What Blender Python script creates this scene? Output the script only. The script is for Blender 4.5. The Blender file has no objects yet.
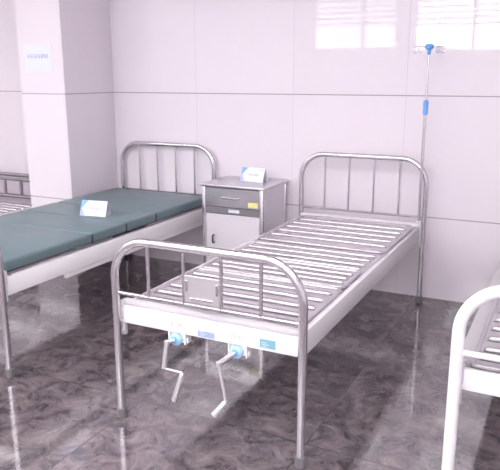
import bpy, bmesh, math, random
from mathutils import Vector, Matrix
random.seed(7)
C = bpy.context.scene.collection
PI = math.pi

# ------------------------------------------------------------------ materials
def new_mat(name):
    m = bpy.data.materials.new(name); m.use_nodes = True
    return m, m.node_tree, m.node_tree.nodes['Principled BSDF']

def plain(name, col, rough=.4, metal=0., spec=.5, coat=0., noise=0., nscale=30., emis=None, estr=0.):
    m, nt, b = new_mat(name)
    b.inputs['Base Color'].default_value = (*col, 1)
    b.inputs['Roughness'].default_value = rough
    b.inputs['Metallic'].default_value = metal
    b.inputs['Specular IOR Level'].default_value = spec
    b.inputs['Coat Weight'].default_value = coat
    b.inputs['Coat Roughness'].default_value = .1
    if emis:
        b.inputs['Emission Color'].default_value = (*emis, 1)
        b.inputs['Emission Strength'].default_value = estr
    if noise:
        tc = nt.nodes.new('ShaderNodeTexCoord'); n = nt.nodes.new('ShaderNodeTexNoise')
        n.inputs['Scale'].default_value = nscale; n.inputs['Detail'].default_value = 4
        nt.links.new(tc.outputs['Object'], n.inputs['Vector'])
        r = nt.nodes.new('ShaderNodeMapRange')
        r.inputs['To Min'].default_value = rough - noise; r.inputs['To Max'].default_value = rough + noise
        nt.links.new(n.outputs['Fac'], r.inputs['Value']); nt.links.new(r.outputs['Result'], b.inputs['Roughness'])
        mx = nt.nodes.new('ShaderNodeMix'); mx.data_type = 'RGBA'
        mx.inputs['A'].default_value = (*[c * (1 - noise * .7) for c in col], 1)
        mx.inputs['B'].default_value = (*[min(1, c * (1 + noise * .7)) for c in col], 1)
        nt.links.new(n.outputs['Fac'], mx.inputs['Factor']); nt.links.new(mx.outputs['Result'], b.inputs['Base Color'])
    return m

M = {}
M['steel'] = plain('stainless_steel', (.70, .67, .70), .22, 1.)
M['steel_dark'] = plain('dull_steel', (.36, .34, .36), .38, 1., noise=.06, nscale=40)
M['brushed'] = plain('brushed_steel_sheet', (.62, .60, .63), .30, 1., noise=.015, nscale=5)
M['sheet_frost'] = plain('stainless_card_plate', (.64, .61, .635), .42, .75)
M['white'] = plain('white_powder_coat', (.86, .84, .86), .28, 0., .5, .2, noise=.008, nscale=50)
M['rail'] = plain('white_rail_paint', (.66, .635, .66), .30, 0., .5, .2, noise=.03, nscale=50)
M['deck'] = plain('pale_pressed_steel', (.56, .52, .56), .26, .72, noise=.012, nscale=6)
M['deck_grey'] = plain('grey_pressed_steel', (.46, .44, .46), .28, .72, noise=.012, nscale=6)
M['vinyl'] = plain('green_grey_vinyl', (.140, .200, .218), .42, 0., .5, 0., noise=.08, nscale=9)
M['vinyl_trim'] = plain('dark_green_piping', (.03, .06, .065), .5)
M['rubber'] = plain('grey_rubber', (.16, .145, .155), .6, noise=.08, nscale=40)
M['blue'] = plain('blue_plastic', (.16, .42, .85), .35)
M['pale_blue'] = plain('pale_blue_plastic', (.40, .62, .82), .35)
M['sticker_blue'] = plain('blue_sticker', (.33, .42, .72), .4)
M['sticker_teal'] = plain('teal_sticker', (.22, .46, .58), .4)
M['paper'] = plain('white_card', (.72, .73, .80), .35)
M['paper_blue'] = plain('light_blue_print', (.20, .42, .80), .35)
M['paper_pale'] = plain('pale_blue_print', (.40, .46, .78), .35)
M['sign'] = plain('pale_blue_paper', (.72, .74, .90), .45)
M['ink'] = plain('blue_grey_ink', (.25, .27, .48), .5)
M['yellow'] = plain('yellow_label', (.80, .78, .30), .45)
M['black'] = plain('black_plastic', (.02, .02, .022), .4)
M['satin'] = plain('satin_steel_sheet', (.76, .72, .77), .36, .25)
M['chrome'] = plain('pale_chrome', (.78, .76, .79), .3, .8)
M['rail_grey'] = plain('grey_rail_paint', (.44, .42, .44), .32, .2, noise=.03, nscale=50)
M['dark'] = plain('dark_recess_steel', (.27, .255, .275), .45, .6)  # shade of the slit under the drawer put into the colour
M['plaster'] = plain('white_plaster', (.82, .79, .82), .7, noise=.02)
M['alu'] = plain('white_window_frame', (.75, .74, .76), .4)
M['frost'] = plain('frosted_panel', (.52, .47, .52), .35, .2, noise=.05, nscale=12)
M['lamp'] = plain('lamp_diffuser', (.9, .9, .9), .5, emis=(1, .975, 1.0), estr=6.8)  # glow of the added ceiling panels
M['pane_dim'] = plain('daylit_pane_shaded', (.8, .8, .85), .3, emis=(.97, .98, 1), estr=2.6)  # weaker glow than the full panes
M['pane_faint'] = plain('daylit_pane_curtained', (.8, .8, .85), .3, emis=(.97, .98, 1), estr=1.6)  # weakest glow of the panes
M['pane'] = plain('daylit_pane', (.8, .8, .85), .3, emis=(.97, .98, 1), estr=6.0)

def math_node(nt, op, a, b=None):
    n = nt.nodes.new('ShaderNodeMath'); n.operation = op
    for i, v in enumerate((a, b)):
        if v is None: continue
        if isinstance(v, (int, float)): n.inputs[i].default_value = v
        else: nt.links.new(v, n.inputs[i])
    return n.outputs[0]

def joint(nt, coord, off, pitch, half):
    """1 inside a joint line of a regular grid, 0 elsewhere; also the cell index"""
    u = math_node(nt, 'DIVIDE', math_node(nt, 'SUBTRACT', coord, off), pitch)
    fl = math_node(nt, 'FLOOR', math_node(nt, 'ADD', u, .5))
    d = math_node(nt, 'MULTIPLY', math_node(nt, 'ABSOLUTE', math_node(nt, 'SUBTRACT', u, fl)), pitch)
    return math_node(nt, 'LESS_THAN', d, half), math_node(nt, 'FLOOR', u)

def wall_tile():
    m, nt, b = new_mat('glossy_wall_tile')
    g = nt.nodes.new('ShaderNodeNewGeometry'); s = nt.nodes.new('ShaderNodeSeparateXYZ')
    nt.links.new(g.outputs['Position'], s.inputs[0])
    hz, iz = joint(nt, s.outputs['Z'], .588, .83, .0038)
    vx, ix = joint(nt, s.outputs['X'], -.248, .8345, .0022)
    cmb = nt.nodes.new('ShaderNodeCombineXYZ'); nt.links.new(ix, cmb.inputs[0]); nt.links.new(iz, cmb.inputs[1])
    wn = nt.nodes.new('ShaderNodeTexWhiteNoise'); nt.links.new(cmb.outputs[0], wn.inputs['Vector'])
    n = nt.nodes.new('ShaderNodeTexNoise'); n.inputs['Scale'].default_value = 3.0; n.inputs['Detail'].default_value = 5
    nt.links.new(g.outputs['Position'], n.inputs['Vector'])
    base = nt.nodes.new('ShaderNodeMix'); base.data_type = 'RGBA'
    base.inputs['A'].default_value = (.755, .690, .745, 1); base.inputs['B'].default_value = (.80, .74, .79, 1)
    f = math_node(nt, 'ADD', math_node(nt, 'MULTIPLY', wn.outputs['Value'], .5), math_node(nt, 'MULTIPLY', n.outputs['Fac'], .5))
    nt.links.new(f, base.inputs['Factor'])
    j1 = nt.nodes.new('ShaderNodeMix'); j1.data_type = 'RGBA'; nt.links.new(base.outputs['Result'], j1.inputs['A'])
    j1.inputs['B'].default_value = (.60, .55, .60, 1); nt.links.new(vx, j1.inputs['Factor'])
    j2 = nt.nodes.new('ShaderNodeMix'); j2.data_type = 'RGBA'; nt.links.new(j1.outputs['Result'], j2.inputs['A'])
    j2.inputs['B'].default_value = (.33, .29, .32, 1); nt.links.new(hz, j2.inputs['Factor'])
    nt.links.new(j2.outputs['Result'], b.inputs['Base Color'])
    j = math_node(nt, 'MAXIMUM', hz, vx)
    nt.links.new(math_node(nt, 'ADD', math_node(nt, 'MULTIPLY', j, .5), .03), b.inputs['Roughness'])
    b.inputs['Specular IOR Level'].default_value = .75
    bp = nt.nodes.new('ShaderNodeBump'); bp.inputs['Strength'].default_value = .3; bp.inputs['Distance'].default_value = .004
    nt.links.new(math_node(nt, 'SUBTRACT', 1.0, j), bp.inputs['Height'])
    # every tile is set at a slightly different tilt
    vm = nt.nodes.new('ShaderNodeVectorMath'); vm.operation = 'SUBTRACT'
    nt.links.new(wn.outputs['Color'], vm.inputs[0]); vm.inputs[1].default_value = (.5, .5, .5)
    vs = nt.nodes.new('ShaderNodeVectorMath'); vs.operation = 'SCALE'; nt.links.new(vm.outputs[0], vs.inputs[0]); vs.inputs['Scale'].default_value = .012
    va = nt.nodes.new('ShaderNodeVectorMath'); va.operation = 'ADD'; nt.links.new(bp.outputs[0], va.inputs[0]); nt.links.new(vs.outputs[0], va.inputs[1])
    vn = nt.nodes.new('ShaderNodeVectorMath'); vn.operation = 'NORMALIZE'; nt.links.new(va.outputs[0], vn.inputs[0])
    nt.links.new(vn.outputs[0], b.inputs['Normal'])
    return m
M['tile'] = wall_tile()

def marble():
    m, nt, b = new_mat('dark_brown_marble')
    g = nt.nodes.new('ShaderNodeNewGeometry'); s = nt.nodes.new('ShaderNodeSeparateXYZ')
    nt.links.new(g.outputs['Position'], s.inputs[0])
    jx, ix = joint(nt, s.outputs['X'], -.12, .865, .0028)
    jy, iy = joint(nt, s.outputs['Y'], -2.166, 1.0, .0028)
    cmb = nt.nodes.new('ShaderNodeCombineXYZ'); nt.links.new(ix, cmb.inputs[0]); nt.links.new(iy, cmb.inputs[1])
    wn = nt.nodes.new('ShaderNodeTexWhiteNoise'); nt.links.new(cmb.outputs[0], wn.inputs['Vector'])
    off = nt.nodes.new('ShaderNodeVectorMath'); off.operation = 'SCALE'; nt.links.new(wn.outputs['Color'], off.inputs[0]); off.inputs['Scale'].default_value = 7.0
    pos = nt.nodes.new('ShaderNodeVectorMath'); pos.operation = 'ADD'
    nt.links.new(g.outputs['Position'], pos.inputs[0]); nt.links.new(off.outputs[0], pos.inputs[1])
    n1 = nt.nodes.new('ShaderNodeTexNoise'); n1.inputs['Scale'].default_value = 8.0; n1.inputs['Detail'].default_value = 9
    n1.inputs['Roughness'].default_value = .74; n1.inputs['Distortion'].default_value = .7
    nt.links.new(pos.outputs[0], n1.inputs['Vector'])
    r1 = nt.nodes.new('ShaderNodeValToRGB'); nt.links.new(n1.outputs['Fac'], r1.inputs['Fac'])
    e = r1.color_ramp.elements
    e[0].position = .38; e[0].color = (.050, .040, .046, 1); e[1].position = .72; e[1].color = (.30, .245, .245, 1)
    k = e.new(.48); k.color = (.115, .093, .104, 1); k = e.new(.58); k.color = (.185, .15, .157, 1)
    # thin pale veins
    n2 = nt.nodes.new('ShaderNodeTexNoise'); n2.inputs['Scale'].default_value = 3.2; n2.inputs['Detail'].default_value = 7
    n2.inputs['Distortion'].default_value = 1.2
    nt.links.new(pos.outputs[0], n2.inputs['Vector'])
    d = math_node(nt, 'ABSOLUTE', math_node(nt, 'SUBTRACT', n2.outputs['Fac'], .5))
    mr = nt.nodes.new('ShaderNodeMapRange'); mr.inputs['From Min'].default_value = 0; mr.inputs['From Max'].default_value = .022
    mr.inputs['To Min'].default_value = .25; mr.inputs['To Max'].default_value = 0
    nt.links.new(d, mr.inputs['Value'])
    v = nt.nodes.new('ShaderNodeMix'); v.data_type = 'RGBA'; nt.links.new(r1.outputs['Color'], v.inputs['A'])
    v.inputs['B'].default_value = (.23, .19, .185, 1); nt.links.new(mr.outputs['Result'], v.inputs['Factor'])
    j = math_node(nt, 'MAXIMUM', jx, jy)
    jj = nt.nodes.new('ShaderNodeMix'); jj.data_type = 'RGBA'; nt.links.new(v.outputs['Result'], jj.inputs['A'])
    jj.inputs['B'].default_value = (.05, .04, .045, 1); nt.links.new(math_node(nt, 'MULTIPLY', j, .8), jj.inputs['Factor'])
    nt.links.new(jj.outputs['Result'], b.inputs['Base Color'])
    nt.links.new(math_node(nt, 'ADD', math_node(nt, 'MULTIPLY', j, .12), .075), b.inputs['Roughness'])
    b.inputs['IOR'].default_value = 2.35
    return m
M['marble'] = marble()

# ------------------------------------------------------------------ mesh building
class MB:
    def __init__(s): s.bm = bmesh.new()
    def box(s, lo, hi, bev=0., seg=2):
        t = bmesh.new()
        bmesh.ops.create_cube(t, size=1)
        c = [(a + b) / 2 for a, b in zip(lo, hi)]; d = [abs(b - a) for a, b in zip(lo, hi)]
        bmesh.ops.scale(t, vec=d, verts=t.verts); bmesh.ops.translate(t, vec=c, verts=t.verts)
        if bev: bmesh.ops.bevel(t, geom=list(t.edges), offset=min(bev, min(d) * .49), segments=seg, profile=.5, affect='EDGES')
        s.join(t); return s
    def join(s, t):
        me = bpy.data.meshes.new('tmp'); t.to_mesh(me); t.free(); s.bm.from_mesh(me); bpy.data.meshes.remove(me)
    def tube(s, pts, r, n=16, cap=True, closed=False, sx=1.0):
        """sweep a circle (radius r, or one radius per point) along pts with parallel-transported frames"""
        P = [Vector(p) for p in pts]; k = len(P)
        R = r if isinstance(r, (list, tuple)) else [r] * k
        T = []
        for i in range(k):
            if closed: a, b = P[i - 1], P[(i + 1) % k]
            else: a, b = P[max(i - 1, 0)], P[min(i + 1, k - 1)]
            T.append((b - a).normalized())
        u = T[0].orthogonal().normalized()
        if abs(T[0].z) < .9: u = (Vector((0, 0, 1)) - T[0] * T[0].z).normalized()
        rings = []
        for i in range(k):
            if i: u = (u - T[i] * u.dot(T[i])).normalized()
            w = T[i].cross(u)
            rings.append([s.bm.verts.new(P[i] + (u * math.cos(2 * PI * j / n) * sx + w * math.sin(2 * PI * j / n)) * R[i]) for j in range(n)])
        for i in range(k if closed else k - 1):
            A, B = rings[i], rings[(i + 1) % k]
            for j in range(n): s.bm.faces.new((A[j], A[(j + 1) % n], B[(j + 1) % n], B[j]))
        if cap and not closed:
            s.bm.faces.new(rings[0][::-1]); s.bm.faces.new(rings[-1])
        return s
    def lathe(s, prof, loc=(0, 0, 0), n=24):
        L = Vector(loc); rings = []
        for r, z in prof: rings.append([s.bm.verts.new(L + Vector((r * math.cos(2 * PI * j / n), r * math.sin(2 * PI * j / n), z))) for j in range(n)])
        for A, B in zip(rings, rings[1:]):
            for j in range(n): s.bm.faces.new((A[j], A[(j + 1) % n], B[(j + 1) % n], B[j]))
        s.bm.faces.new(rings[0][::-1]); s.bm.faces.new(rings[-1]); return s
    def prism(s, poly, axis, a, b):
        """extrude a 2-D polygon between a and b along axis 'x', 'y' or 'z'"""
        def P(p, t): return {'x': (t, p[0], p[1]), 'y': (p[0], t, p[1]), 'z': (p[0], p[1], t)}[axis]
        A = [s.bm.verts.new(P(p, a)) for p in poly]; B = [s.bm.verts.new(P(p, b)) for p in poly]; n = len(poly)
        s.bm.faces.new(A[::-1]); s.bm.faces.new(B)
        for i in range(n): s.bm.faces.new((A[i], A[(i + 1) % n], B[(i + 1) % n], B[i]))
        return s
    def build(s, name, mat, parent=None, loc=(0, 0, 0), smooth=True):
        bmesh.ops.recalc_face_normals(s.bm, faces=list(s.bm.faces))
        me = bpy.data.meshes.new(name); s.bm.to_mesh(me); s.bm.free()
        me.materials.append(M[mat])
        if smooth:
            for p in me.polygons: p.use_smooth = True
            me.set_sharp_from_angle(angle=math.radians(34))
        o = bpy.data.objects.new(name, me); C.objects.link(o); o.location = loc
        if parent: o.parent = parent
        return o

def fillet(pts, r, n=10, closed=False):
    """round the corners of a polyline"""
    P = [Vector(p) for p in pts]; out = []; k = len(P)
    for i in range(k):
        if not closed and i in (0, k - 1): out.append(P[i]); continue
        p, a, b = P[i], (P[i - 1] - P[i]).normalized(), (P[(i + 1) % k] - P[i]).normalized()
        rr = r[i] if isinstance(r, (list, tuple)) else r
        ang = a.angle(b); d = rr / math.tan(ang / 2)
        p0 = p + a * d; c = p + (a + b).normalized() * (rr / math.sin(ang / 2)); p1 = p + b * d
        for j in range(n + 1):
            t = j / n; v0, v1 = (p0 - c), (p1 - c); om = v0.angle(v1)
            out.append(c + (v0 * math.sin((1 - t) * om) + v1 * math.sin(t * om)) / math.sin(om))
    return out

def empty(name, loc=(0, 0, 0), rz=0., parent=None):
    o = bpy.data.objects.new(name, None); C.objects.link(o); o.location = loc; o.rotation_euler = (0, 0, rz); o.empty_display_size = .1
    if parent: o.parent = parent
    return o
def tag(o, label, cat, group=None, kind=None):
    o['label'] = label; o['category'] = cat
    if group: o['group'] = group
    if kind: o['kind'] = kind
    return o
def structure(o): o['kind'] = 'structure'; return o

# ------------------------------------------------------------------ the setting
XL, XR, YR, ZC = -9.6, 4.2, -7.0, 3.2
structure(MB().box((XL, YR, -.1), (XR, 0, 0)).build('floor', 'marble', smooth=False))
structure(MB().box((XL, 0, -.1), (XR, .15, ZC)).build('wall_back', 'tile', smooth=False))
structure(MB().box((XL - .15, YR, -.1), (XL, .15, ZC)).build('wall_left', 'plaster', smooth=False))
structure(MB().box((XR, YR, -.1), (XR + .15, .15, ZC)).build('wall_right', 'plaster', smooth=False))
structure(MB().box((XL - .15, YR - .15, ZC), (XR + .15, .15, ZC + .1)).build('ceiling', 'plaster', smooth=False))
structure(MB().box((-2.35, -.593, 0), (-1.9, 0, ZC), .003, 1).build('wall_pillar', 'tile', smooth=False))

# the window side of the ward behind the camera: high windows with louvre bars at the top
wins = [(-2.84, -1.29, .52, 'pane_dim'), (-.96, .66, .62, 'pane'), (1.04, 2.6, .52, 'pane'), (-7.45, -6.35, .5, 'pane_faint')]  # third entry is an unseen window added for more light
Z0, Z1 = 2.0, 2.98
bw = MB(); edges = sorted(wins); x = XL
bw.box((XL, YR - .15, -.1), (XR, YR, Z0)); bw.box((XL, YR - .15, Z1), (XR, YR, ZC))
for (a, b, fr, mt) in edges:
    bw.box((x, YR - .15, Z0), (a, YR, Z1)); x = b
bw.box((x, YR - .15, Z0), (XR, YR, Z1))
structure(bw.build('wall_rear', 'plaster', smooth=False))
for i, (a, b, fr, mt) in enumerate(edges):
    w = MB()
    for lo, hi in (((a, Z0), (a + .04, Z1)), ((b - .04, Z0), (b, Z1)), ((a, Z0), (b, Z0 + .04)), ((a, Z1 - .04), (b, Z1))):
        w.box((lo[0], YR - .10, lo[1]), (hi[0], YR - .04, hi[1]))
    xm = a + (b - a) * (.60)
    w.box((xm - .03, YR - .10, Z0), (xm + .03, YR - .04, Z1))
    wf = structure(w.build('window_%d' % (i + 1), 'alu', smooth=False))
    p = MB().box((a + .01, YR - .13, Z0 + .01), (b - .01, YR - .11, Z1 - .01)).build('pane', mt, wf, smooth=False)
    l = MB(); z = Z0 + .42
    while z < Z1 - .06:
        l.prism([(YR - .045, z + .005), (YR - .04, z + .02), (YR - .085, z + .06), (YR - .09, z + .045)], 'x', a + .04, b - .04); z += .095
    l.build('louvre', 'alu', wf, smooth=False)

# ------------------------------------------------------------------ bed deck panels
def rounded_rect(x0, x1, y0, y1, r, z, n=6):
    return fillet([(x0, y0, z), (x1, y0, z), (x1, y1, z), (x0, y1, z)], r, n, True)
def panel(y0, y1, ribs, z, hw, rim=True, rc=.04, slot=.015):
    """pressed steel deck panel between y0 (foot side) and y1 (head side): sheet, a slot under the near edge of each rib, arched ribs, raised rim"""
    m = MB(); t = .003; xs = hw - .028
    cuts = sorted(ribs); bounds = [y0]
    for y in cuts: bounds += [y - .015 - slot, y - .015]
    bounds.append(y1)
    for i in range(0, len(bounds), 2):
        a, b = bounds[i], bounds[i + 1]
        r = rc if rim else .004
        poly = []
        if i == 0: poly += [p.xy for p in fillet([(-hw, b, 0), (-hw, a, 0), (hw, a, 0), (hw, b, 0)], [0, min(r, b - a - .001), min(r, b - a - .001), 0], 5)]
        else: poly += [(-hw, a), (hw, a)]
        if i == len(bounds) - 2:
            if i == 0: poly = [p.xy for p in rounded_rect(-hw, hw, a, b, r, 0, 5)]
            else: poly += [p.xy for p in fillet([(hw, a, 0), (hw, b, 0), (-hw, b, 0), (-hw, a, 0)], [0, min(r, b - a - .001)] * 1 + [min(r, b - a - .001), 0], 5)][1:-1]
        elif i != 0: poly += [(hw, b), (-hw, b)]
        m.prism([tuple(p) for p in poly], 'z', z - t, z)
    for y in cuts:      # webs at the slot ends
        for sx in (-1, 1): m.box((sx * xs if sx > 0 else -hw, y - .015 - slot - .0005, z - t), (hw if sx > 0 else sx * xs, y - .0145, z - .0002))
        K = 10; st = [(-xs, .05), (-xs + .004, .5), (-xs + .012, .85), (-xs + .024, 1), (xs - .024, 1), (xs - .012, .85), (xs - .004, .5), (xs, .05)]
        rings = []
        for X, sc in st:
            rings.append([m.bm.verts.new((X, y + .0155 * sc * math.cos(PI * j / K) * (1 if sc < 1 else 1), z + .0145 * sc * math.sin(PI * j / K))) for j in range(K + 1)])
        for A, B in zip(rings, rings[1:]):
            for j in range(K): m.bm.faces.new((A[j], A[j + 1], B[j + 1], B[j]))
    if rim:
        rr = .008
        m.tube(rounded_rect(-hw + .010, hw - .010, y0 + .010, y1 - .010, rc - .008, z, 6), rr, 10, closed=True)
    return m

# ------------------------------------------------------------------ beds
W = .9
def arch(y, h, rad, tr):
    return fillet([(-W / 2, y, .0), (-W / 2, y, h), (W / 2, y, h), (W / 2, y, .0)], rad, 12)
def board(name, parent, y, h, zr, tm, tr, cap):
    pts = arch(y, h, .17, tr)
    pts[0] = Vector((pts[0].x, y, .004)); pts[-1] = Vector((pts[-1].x, y, .004))
    b = MB().tube(pts, tr, 18).build(name, tm, parent)
    for i in range(4):
        x = -W / 2 + W * (i + 1) / 5
        MB().tube([(x, y, zr), (x, y, h)], .0078, 10).build('spindle', tm, b)
    MB().tube([(-W / 2, y, zr), (W / 2, y, zr)], .0082 if tm != 'white' else .0108, 10).build('cross_rail', tm, b)
    for sx in (-1, 1):
        MB().lathe([(tr + .001, 0), (tr + .0055, .002), (tr + .005, .045), (tr + .0008, .05)], (sx * W / 2, y, 0), 20).build('foot_cap', cap, b)
    return b

def crank(parent, y, hub, knee, elbow, tip_rod, tip, arm_r):
    """folding bed crank: housing under the end board, blue hub, thick arm, thin rod, thick handle (bed local coordinates)"""
    hx, hz = hub
    h = MB()
    for sx in (-1, 1): h.box((hx + sx * .041 - .003, y - .022, hz - .018), (hx + sx * .041 + .003, y + .03, hz + .048), .002, 1)
    h.box((hx - .040, y - .006, hz - .018), (hx + .040, y + .03, hz + .048), .003, 1)
    h.box((hx + .044, y - .012, hz - .012), (hx + .052, y + .0, hz + .010), .002, 1)
    root = h.build('crank', 'white', parent)
    MB().tube([(hx - .008, y - .026, hz), (hx - .008, y - .020, hz), (hx - .008, y - .004, hz)], [.020, .029, .030], 20).build('crank_hub', 'pale_blue', root)
    MB().tube([(hx - .008, y - .031, hz), (hx - .008, y - .024, hz)], .014, 14).build('hub_cap', 'blue', root)
    S = Vector((hx - .008, y - .028, hz))
    a = MB().tube([S, Vector(knee)], .0085, 12)
    a.tube([Vector(knee), Vector(elbow)], arm_r, 14)
    a.lathe([(.004, -.013), (.0125, -.009), (.0125, .009), (.004, .013)], knee, 14)
    a.build('crank_arm', 'chrome', root)
    MB().tube([Vector(elbow), Vector(tip_rod)], .0052 if arm_r > .007 else .0062, 10).build('crank_rod', 'chrome', root)
    d = (Vector(tip) - Vector(tip_rod)); L = d.length
    MB().tube([Vector(tip_rod), Vector(tip_rod) + d * .06, Vector(tip_rod) + d * .94, Vector(tip)], [.008, .0125, .0135, .011], 16).build('crank_handle', 'chrome', root)
    return root

def make_bed(loc, tm, tr, dm, length, extra, rm='rail', xo_=.435, dz=0., hw=.408, lower=False):
    """local origin on the floor under the middle of the bed; head towards +y (the wall)"""
    root = empty('hospital_bed', loc)
    yh, yf = length / 2, -length / 2
    board('headboard', root, yh, 1.005, .610, tm, tr, 'rubber')
    fb = board('footboard', root, yf, .860, .615, tm, tr, 'rubber')
    for sx in (-1, 1):
        r = MB()
        xo, xi = sx * xo_, sx * .405
        r.box((min(xo, xi), yf + .05, .452 + dz), (max(xo, xi), yh - .035, .556 + dz), .006, 2)
        r.box((min(sx * .405, sx * .380), yf + .05, .452 + dz), (max(sx * .405, sx * .380), yh - .035, .462 + dz), .002, 1)
        if lower: r.box((min(sx * .425, sx * .40), yf + .50, .418 + dz), (max(sx * .425, sx * .40), yh - .12, .4525 + dz), .004, 1)
        o = r.build('side_rail', rm, root)
        MB().tube([(sx * (xo_ - .01), yf + .085, .550 + dz), (sx * (xo_ - .01), yf + .085, .5585 + dz)], .008, 10).build('bolt', 'steel_dark', o)
    for y, s in ((yf + .032, -1), (yh - .032, 1)):
        e = MB(); e.box((-.432, y - .014, .465), (.432, y + .014, .548), .007, 2)
        eb = e.build('end_board', 'white', root)
        if tm != 'white': MB().tube([(-.426, y + .012 * -s, .561 + dz), (.426, y + .012 * -s, .561 + dz)], .0165, 14).build('end_bar', 'rail', root)
        for sx in (-1, 1):
            b = MB()
            yy = y
            b.box((min(sx * .427, sx * .444), yy - .010, .405), (max(sx * .427, sx * .444), yy + .012, .50), .002, 1)
            b.box((min(sx * .424, sx * .442), yy - .018, .49), (max(sx * .424, sx * .442), yy + .02, .572), .002, 1)
            for zz in (.425, .475, .53):
                b.tube([(sx * .436, yy - .024, zz), (sx * .436, yy - .006, zz)], .0065, 8)
            b.build('corner_bracket', 'rail', root)
    # deck panels (y given from the headboard)
    H = yh - .13 + .131
    def Y(v): return yh + .131 + v       # v = distance from the wall of the reference bed
    z = .562 + dz
    panel(Y(-.985), Y(-.205), [Y(v) for v in (-.34, -.46, -.58, -.70, -.825)], z, hw).build('backrest_panel', dm, root)
    if tm == 'white':
        panel(Y(-1.20), Y(-.995), [Y(v) for v in (-1.06, -1.14)], z - .004, hw, rim=False).build('seat_panel', dm, root)
        panel(Y(-1.435), Y(-1.21), [Y(v) for v in (-1.27, -1.34)], z, hw - .006).build('knee_panel', dm, root)
        panel(yf + .022, Y(-1.445), [Y(v) for v in (-1.566, -1.687, -1.80, -1.905, -2.021, -2.135, -2.215)], z, hw, rc=.025).build('leg_panel', dm, root)
    else:
        panel(Y(-1.365), Y(-.995), [Y(v) for v in (-1.06, -1.155, -1.25, -1.33)], z - .004, hw, rim=False).build('seat_panel', dm, root)
        panel(Y(-1.685), Y(-1.375), [Y(v) for v in (-1.455, -1.53, -1.60)], z, hw - .006).build('knee_panel', dm, root)
        panel(yf + .05, Y(-1.695), [Y(v) for v in (-1.79, -1.89, -2.00, -2.105, -2.20)], z, hw).build('leg_panel', dm, root)
    for v in (-.95, -1.38, -1.69):
        MB().box((-.405, Y(v) - .015, .50 + dz), (.405, Y(v) + .015, .53 + dz), .003, 1).build('cross_beam', 'rail', root)
    if extra:
        ox = -loc[0]; oy = -loc[1]
        def P(x, y, z): return (x + ox, y + oy, z)
        y0 = yf + .035
        crank(root, y0, (.193 + ox, .437), P(.167, -2.350, .432), P(.147, -2.350, .310), P(.244, -2.350, .307), P(.200, -2.360, .169), .0115)
        crank(root, y0, (.490 + ox, .435), P(.463, -2.420, .424), P(.4631, -2.420, .4235), P(.493, -2.420, .263), P(.455, -2.460, .211), .006)
        MB().tube([P(.480, -2.330, .434), P(.472, -2.372, .430), P(.4635, -2.418, .424)], [.0105, .0125, .0125], 14).build('crank_sleeve', 'chrome', root)
        # stickers and pressed marks on the end board
        yb = yf + .032 - .0145
        for (a, b, zz0, zz1, mt, lab) in ((.300, .380, .474, .500, 'sticker_blue', 'blue violet sticker on the end board'), (.592, .662, .480, .517, 'sticker_teal', 'teal sticker on the end board')):
            s = MB().box((a + ox, yb - .0012, zz0), (b + ox, yb + .0005, zz1)).build('sticker', mt, root, smooth=False); s['label'] = lab
            g = MB()
            for k in range(3): g.box((a + ox + .008, yb - .0018, zz0 + .005 + k * .008), (a + ox + .03 + .012 * (k % 2), yb - .001, zz0 + .0075 + k * .008))
            g.build('print', 'paper', s, smooth=False)
        for cx in (.190, .487):
            g = MB()
            for k in (-1, 1):
                g.box((cx + ox + k * .018 - .011, yb - .001, .508), (cx + ox + k * .018 + .011, yb + .0005, .511))
                g.box((cx + ox + k * .018 - .008, yb - .001, .490), (cx + ox + k * .018 - .005, yb + .0005, .511))
                g.box((cx + ox + k * .018 + .006, yb - .001, .490), (cx + ox + k * .018 + .009, yb + .0005, .511))
            g.build('direction_mark', 'sheet_frost', root, smooth=False)
        # stainless card plate between the second and third spindles of the footboard
        c = MB(); c.box((.247 + ox, yf - .004, .628), (.421 + ox, yf + .002, .745), .002, 1)
        cp = c.build('card_plate', 'sheet_frost', fb)
        e = MB()
        e.box((.275 + ox, yf - .012, .642), (.39 + ox, yf - .004, .652), .003, 1)
        e.build('card_ledge', 'steel', cp)
        for xx in (.262, .408): MB().box((xx + ox - .005, yf - .012, .675), (xx + ox + .005, yf - .004, .725), .003, 1).build('card_clip', 'steel', cp)
    return root

LEN = 2.196
main = make_bed((-.1145 + .45, -1.229, 0), 'steel', .0185, 'deck', LEN, True)
tag(main, 'bare stainless steel hospital bed with two cranks hanging below its foot', 'bed', 'hospital beds along the tiled wall')
# socket for the drip pole
MB().lathe([(.021, 0), (.021, .03), (.013, .034)], (.7575 + .1145 - .45, -.165 + 1.229, .557), 20).build('pole_socket', 'rail', main)
left = make_bed((-1.8062 + .45, -1.150, 0), 'steel', .0185, 'deck', 2.212, False, rm='white', dz=-.020, lower=True)  # whiter rail coat stands in for light on the right-facing side
tag(left, 'steel framed hospital bed under the green mattress beside the pillar', 'bed', 'hospital beds along the tiled wall')
right = make_bed((1.36 + .45, -1.222, 0), 'white', .0225, 'deck_grey', LEN, False, rm='rail_grey', xo_=.462, hw=.41)
tag(right, 'white painted hospital bed with grey deck, nearest on the right edge', 'bed', 'hospital beds along the tiled wall')

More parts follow.
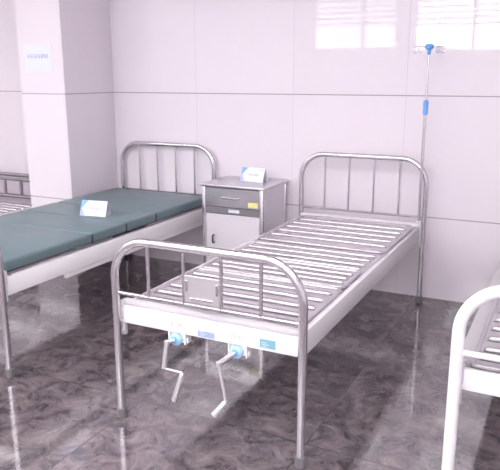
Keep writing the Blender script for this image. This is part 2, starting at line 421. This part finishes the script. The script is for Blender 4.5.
# low bed behind the pillar
def low_bed():
    root = empty('low_bed', (-3.10, -1.15, 0))
    def X(x): return x + 3.10
    def Y(y): return y + 1.15
    xs = [-3.54, -3.335, -3.13, -2.925, -2.72]; yh = -.13
    h = MB()
    for x in (xs[0], xs[-1]): h.tube([(X(x), Y(yh), .0), (X(x), Y(yh), .66)], .016, 14)
    h.tube([(X(xs[0]), Y(yh), .660), (X(xs[-1]), Y(yh), .660)], .018, 14)
    h.tube([(X(xs[0]), Y(yh), .618), (X(xs[-1]), Y(yh), .618)], .014, 14)
    hb = h.build('headboard', 'steel_dark', root)
    for x in xs[1:-1]: MB().tube([(X(x), Y(yh), .44), (X(x), Y(yh), .618)], .008, 10).build('spindle', 'steel_dark', hb)
    MB().tube([(X(xs[0]), Y(yh), .455), (X(xs[-1]), Y(yh), .455)], .015, 12).build('cross_rail', 'steel_dark', hb)
    for a, b in zip(xs, xs[1:]):
        MB().box((X(a) + .02, Y(yh) - .004, .475), (X(b) - .02, Y(yh) + .004, .60), .004, 1).build('infill_panel', 'frost', hb)
    for sx, x in ((-1, -3.55), (1, -2.66)):
        MB().box((X(x) - .018, Y(-2.10), .35), (X(x) + .018, Y(-.15), .405), .005, 2).build('side_rail', 'white', root)
    p = MB()
    d = panel(Y(-2.05), Y(-.17), [Y(-.25 - .085 * i) for i in range(21)], .40, .425, rim=False, slot=.034)
    d.build('slatted_deck', 'deck', root)
    f = MB()
    for x in (xs[0], xs[-1]): f.tube([(X(x), Y(-2.12), 0), (X(x), Y(-2.12), .55)], .016, 14)
    f.tube([(X(xs[0]), Y(-2.12), .55), (X(xs[-1]), Y(-2.12), .55)], .018, 14)
    f.build('footboard', 'steel_dark', root)
    tag(root, 'low grey bed with panelled headboard, half hidden behind the pillar', 'bed', 'hospital beds along the tiled wall')
low_bed()

# ------------------------------------------------------------------ mattress on the left bed
mt = empty('folding_mattress', (-1.385, -1.17, .5575))
tag(mt, 'green grey vinyl mattress in folding sections on the left bed', 'mattress')
cuts = [-2.205, -1.513, -1.174, -.835, -.095]
for a, b in zip(cuts, cuts[1:]):
    m = MB(); m.box((-.462, a + 1.17 + .003, 0), (.462, b + 1.17 - (.008 if b == cuts[1] else .003), .063), .014, 3)
    s = m.build('cushion_section', 'vinyl', mt)
    for sx in (-.4615, .4615):
        if b != cuts[-1]: MB().box((sx - .0012, b + 1.17 - .006, .004), (sx + .0012, b + 1.17 + .001, .058)).build('side_seam', 'vinyl_trim', s, smooth=False)

# ------------------------------------------------------------------ bedside cabinet
cab = empty('bedside_cabinet', (-.53, -.235, 0))
tag(cab, 'stainless steel bedside cabinet with one drawer between two beds', 'cabinet')
cw, cd = .25, .215
MB().box((-cw - .012, -cd - .012, .765), (cw + .012, cd + .005, .782), .004, 2).build('top', 'brushed', cab)
for sx in (-1, 1):
    for sy in (-1, 1):
        p = MB().box((sx * (cw - .014) - .014, sy * (cd - .014) - .014, .02), (sx * (cw - .014) + .014, sy * (cd - .014) + .014, .765), .005, 2).build('leg', 'steel', cab)
        MB().lathe([(.018, 0), (.020, .003), (.016, .022)], (sx * (cw - .014), sy * (cd - .014), 0), 16).build('foot_cap', 'rubber', p)
for sx in (-1, 1):
    MB().box((sx * (cw - .010) - .004, -cd + .028, .08), (sx * (cw - .010) + .004, cd - .028, .765), .001, 1).build('side_panel', 'satin', cab)
MB().box((-cw + .028, cd - .016, .08), (cw - .028, cd - .008, .765), .001, 1).build('back_panel', 'brushed', cab)
MB().box((-cw + .014, -cd + .02, .08), (cw - .014, cd - .016, .092), .001, 1).build('bottom_panel', 'brushed', cab)
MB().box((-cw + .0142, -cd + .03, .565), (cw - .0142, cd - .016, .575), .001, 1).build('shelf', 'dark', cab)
d = MB().box((-cw + .030, -cd + .004, .620), (cw - .030, -cd + .022, .760), .003, 1).build('drawer', 'brushed', cab)
MB().box((-cw + .030, -cd + .022, .625), (cw - .030, cd - .03, .70), .002, 1).build('drawer_box', 'brushed', d)
hp = fillet([(-.07, -cd + .004, .690), (-.07, -cd - .022, .690), (.055, -cd - .022, .690), (.055, -cd + .004, .690)], .014, 6)
MB().tube(hp, .0065, 10).build('handle', 'steel', d)
MB().box((.132, -cd + .0022, .632), (.208, -cd + .0045, .668), .0005, 1).build('label', 'yellow', d)['label'] = 'yellow label on the drawer'
r = MB().box((-cw + .028, -cd + .010, .566), (cw - .028, -cd + .018, .618), .002, 1).build('lock_rail', 'dark', cab)  # dark strip painted in for the shade of the slit below the drawer
MB().box((-.032, -cd + .004, .580), (.058, -cd + .011, .603), .002, 1).build('tag_plate', 'paper', r)
d = MB().box((-cw + .029, -cd + .006, .095), (cw - .029, -cd + .016, .563), .003, 1).build('door', 'satin', cab)
MB().tube(fillet([(-.155, -cd + .008, .345), (-.155, -cd - .016, .345), (-.155, -cd - .016, .40), (-.155, -cd + .008, .40)], .008, 5), .006, 8).build('handle', 'black', d)

# ------------------------------------------------------------------ folded table cards
def glyphs(m, x0, x1, z0, z1, n, y0, y1, seed):
    rnd = random.Random(seed); w = (x1 - x0) / n
    for i in range(n):
        a = x0 + i * w + w * .08; b = x0 + (i + 1) * w - w * .08; t = (z1 - z0) * .11
        for k in range(3):
            z = z0 + (z1 - z0) * (.05 + .42 * k) ; u = a + (b - a) * rnd.uniform(0, .25); v = b - (b - a) * rnd.uniform(0, .25)
            m.box((u, y0, z), (v, y1, z + t))
        for k in range(rnd.choice((1, 2, 2))):
            x = a + (b - a) * rnd.uniform(.15, .8); m.box((x, y0, z0), (x + t, y1, z1))
def card(loc, rz, label, seed):
    w, h, dp = .10, .100, .040
    root = empty('table_card', loc, rz); tag(root, label, 'card', 'folded cards set out in the ward')
    ang = math.atan2(dp, h)
    def leaf(sgn):
        m = MB(); m.box((-w, -.001, 0), (w, .001, h / math.cos(ang)), .0004, 1)
        o = m.build('leaf', 'paper', root); o.location = (0, sgn * dp, .0005); o.rotation_euler = (sgn * ang, 0, 0); return o
    L = math.hypot(h, dp)
    front = leaf(-1); leaf(1)
    MB().box((-w, -dp, 0), (w, dp, .0015)).build('base', 'paper', root, smooth=False)
    m = MB(); m.prism([(-w + .0005, L - .001), (-w + .052, L - .001), (-w + .0005, L * .36)], 'y', -.0016, -.0006)
    m.build('print', 'paper_blue', front, smooth=False)
    m = MB(); m.prism([(-w + .0005, L * .52), (-w + .012, L * .45), (-w + .038, .001), (-w + .0005, .001)], 'y', -.0017, -.0007)
    m.build('print', 'paper_pale', front, smooth=False)
    m = MB(); glyphs(m, -.040, .050, L * .42, L * .56, 5, -.0016, -.0006, seed); m.build('lettering', 'ink', front, smooth=False)
    m = MB(); glyphs(m, .045, .09, L * .82, L * .88, 4, -.0016, -.0006, seed + 1); m.build('lettering', 'ink', front, smooth=False)
    return root
card((-1.255, -1.085, .6208), math.radians(9), 'white and blue folded table card on the green mattress', 3)
card((-.480, -.185, .7822), math.radians(-6), 'white and blue folded table card on the steel cabinet', 5)

# ------------------------------------------------------------------ notice on the pillar
s = MB().box((-2.295, -.5956, 1.575), (-2.003, -.5925, 1.795)).build('notice', 'sign', smooth=False)
tag(s, 'pale blue paper notice stuck on the front of the pillar', 'sign')
m = MB(); glyphs(m, -2.262, -2.035, 1.688, 1.716, 8, -.5962, -.5950, 11); m.build('lettering', 'ink', s, smooth=False)

# ------------------------------------------------------------------ drip pole
ip = empty('drip_pole', (.7575, -.165, .557))
tag(ip, 'thin steel drip pole with blue head standing at the bed corner', 'drip pole')
def Z(z): return z - .557
MB().tube([(0, 0, 0.035), (0, 0, Z(1.355))], .0098, 14).build('pole', 'steel', ip)
MB().tube([(0, 0, Z(1.355)), (0, 0, Z(1.70))], .0066, 12).build('extension_rod', 'steel', ip)
MB().lathe([(.010, 0), (.0165, .004), (.0175, .02), (.0155, .045), (.0175, .07), (.0165, .09), (.009, .096)], (0, 0, Z(1.302)), 20).build('height_clamp', 'blue', ip)
hd = MB().lathe([(.008, 0), (.011, .004), (.0125, .03), (.020, .034), (.0285, .042), (.030, .052), (.024, .062), (.012, .067)], (0, 0, Z(1.680)), 24).build('head', 'blue', ip)
for a in (8, 62, 188, 242):
    c, sn = math.cos(math.radians(a)), math.sin(math.radians(a))
    pr = [(.022, .047), (.090, .050), (.098, .044), (.100, .030), (.095, .016), (.083, .011), (.072, .017), (.070, .028)]
    MB().tube([(q * c, q * sn, Z(1.680) + v) for q, v in pr], .0028, 8).build('hook', 'steel', hd)

# ------------------------------------------------------------------ ceiling lights, unseen and added to brighten the ward
def added_ceiling_light(x, y, lab):
    t = empty('ceiling_light', (x, y, ZC)); tag(t, lab, 'ceiling light', 'ceiling light panels')
    f = MB()
    for lo, hi in (((-.6, -.3), (.6, -.27)), ((-.6, .27), (.6, .3)), ((-.6, -.27), (-.57, .27)), ((.57, -.27), (.6, .27))):
        f.box((lo[0], lo[1], -.03), (hi[0], hi[1], 0))
    f.build('frame', 'alu', t, smooth=False)
    MB().box((-.57, -.27, -.02), (.57, .27, -.005)).build('diffuser', 'lamp', t, smooth=False)
for x in (-7.6, -5.9, -4.2, -2.5, -.8, .9, 2.6):
    for y in (-2.9, -4.0, -5.1, -6.2):
        added_ceiling_light(x, y, 'white rectangular light panel in the ceiling')

# ------------------------------------------------------------------ world, camera, view
wd = bpy.data.worlds.new('World'); bpy.context.scene.world = wd; wd.use_nodes = True
wd.node_tree.nodes['Background'].inputs[0].default_value = (.9, .93, 1, 1)
wd.node_tree.nodes['Background'].inputs[1].default_value = 1.0

yaw, pitch, roll, F = .4638, -.2409, -.002, 646.0663
fwd = Vector((-math.sin(yaw) * math.cos(pitch), math.cos(yaw) * math.cos(pitch), math.sin(pitch)))
rt = Vector((math.cos(yaw), math.sin(yaw), 0)); up = rt.cross(fwd)
rx = rt * math.cos(roll) + up * math.sin(roll); uy = -rt * math.sin(roll) + up * math.cos(roll)
cam = bpy.data.cameras.new('camera'); co = bpy.data.objects.new('camera', cam); C.objects.link(co)
mw = Matrix((rx, uy, -fwd)).transposed().to_4x4(); mw.translation = Vector((1.6497, -4.5112, 1.5484)); co.matrix_world = mw
cam.sensor_fit = 'HORIZONTAL'; cam.sensor_width = 36; cam.lens = F / 500 * 36; cam.clip_start = .05
sc = bpy.context.scene; sc.camera = co
sc.view_settings.view_transform = 'Standard'; sc.view_settings.look = 'None'
sc.view_settings.exposure = 0.48; sc.view_settings.gamma = 1; sc.view_settings.use_curve_mapping = False
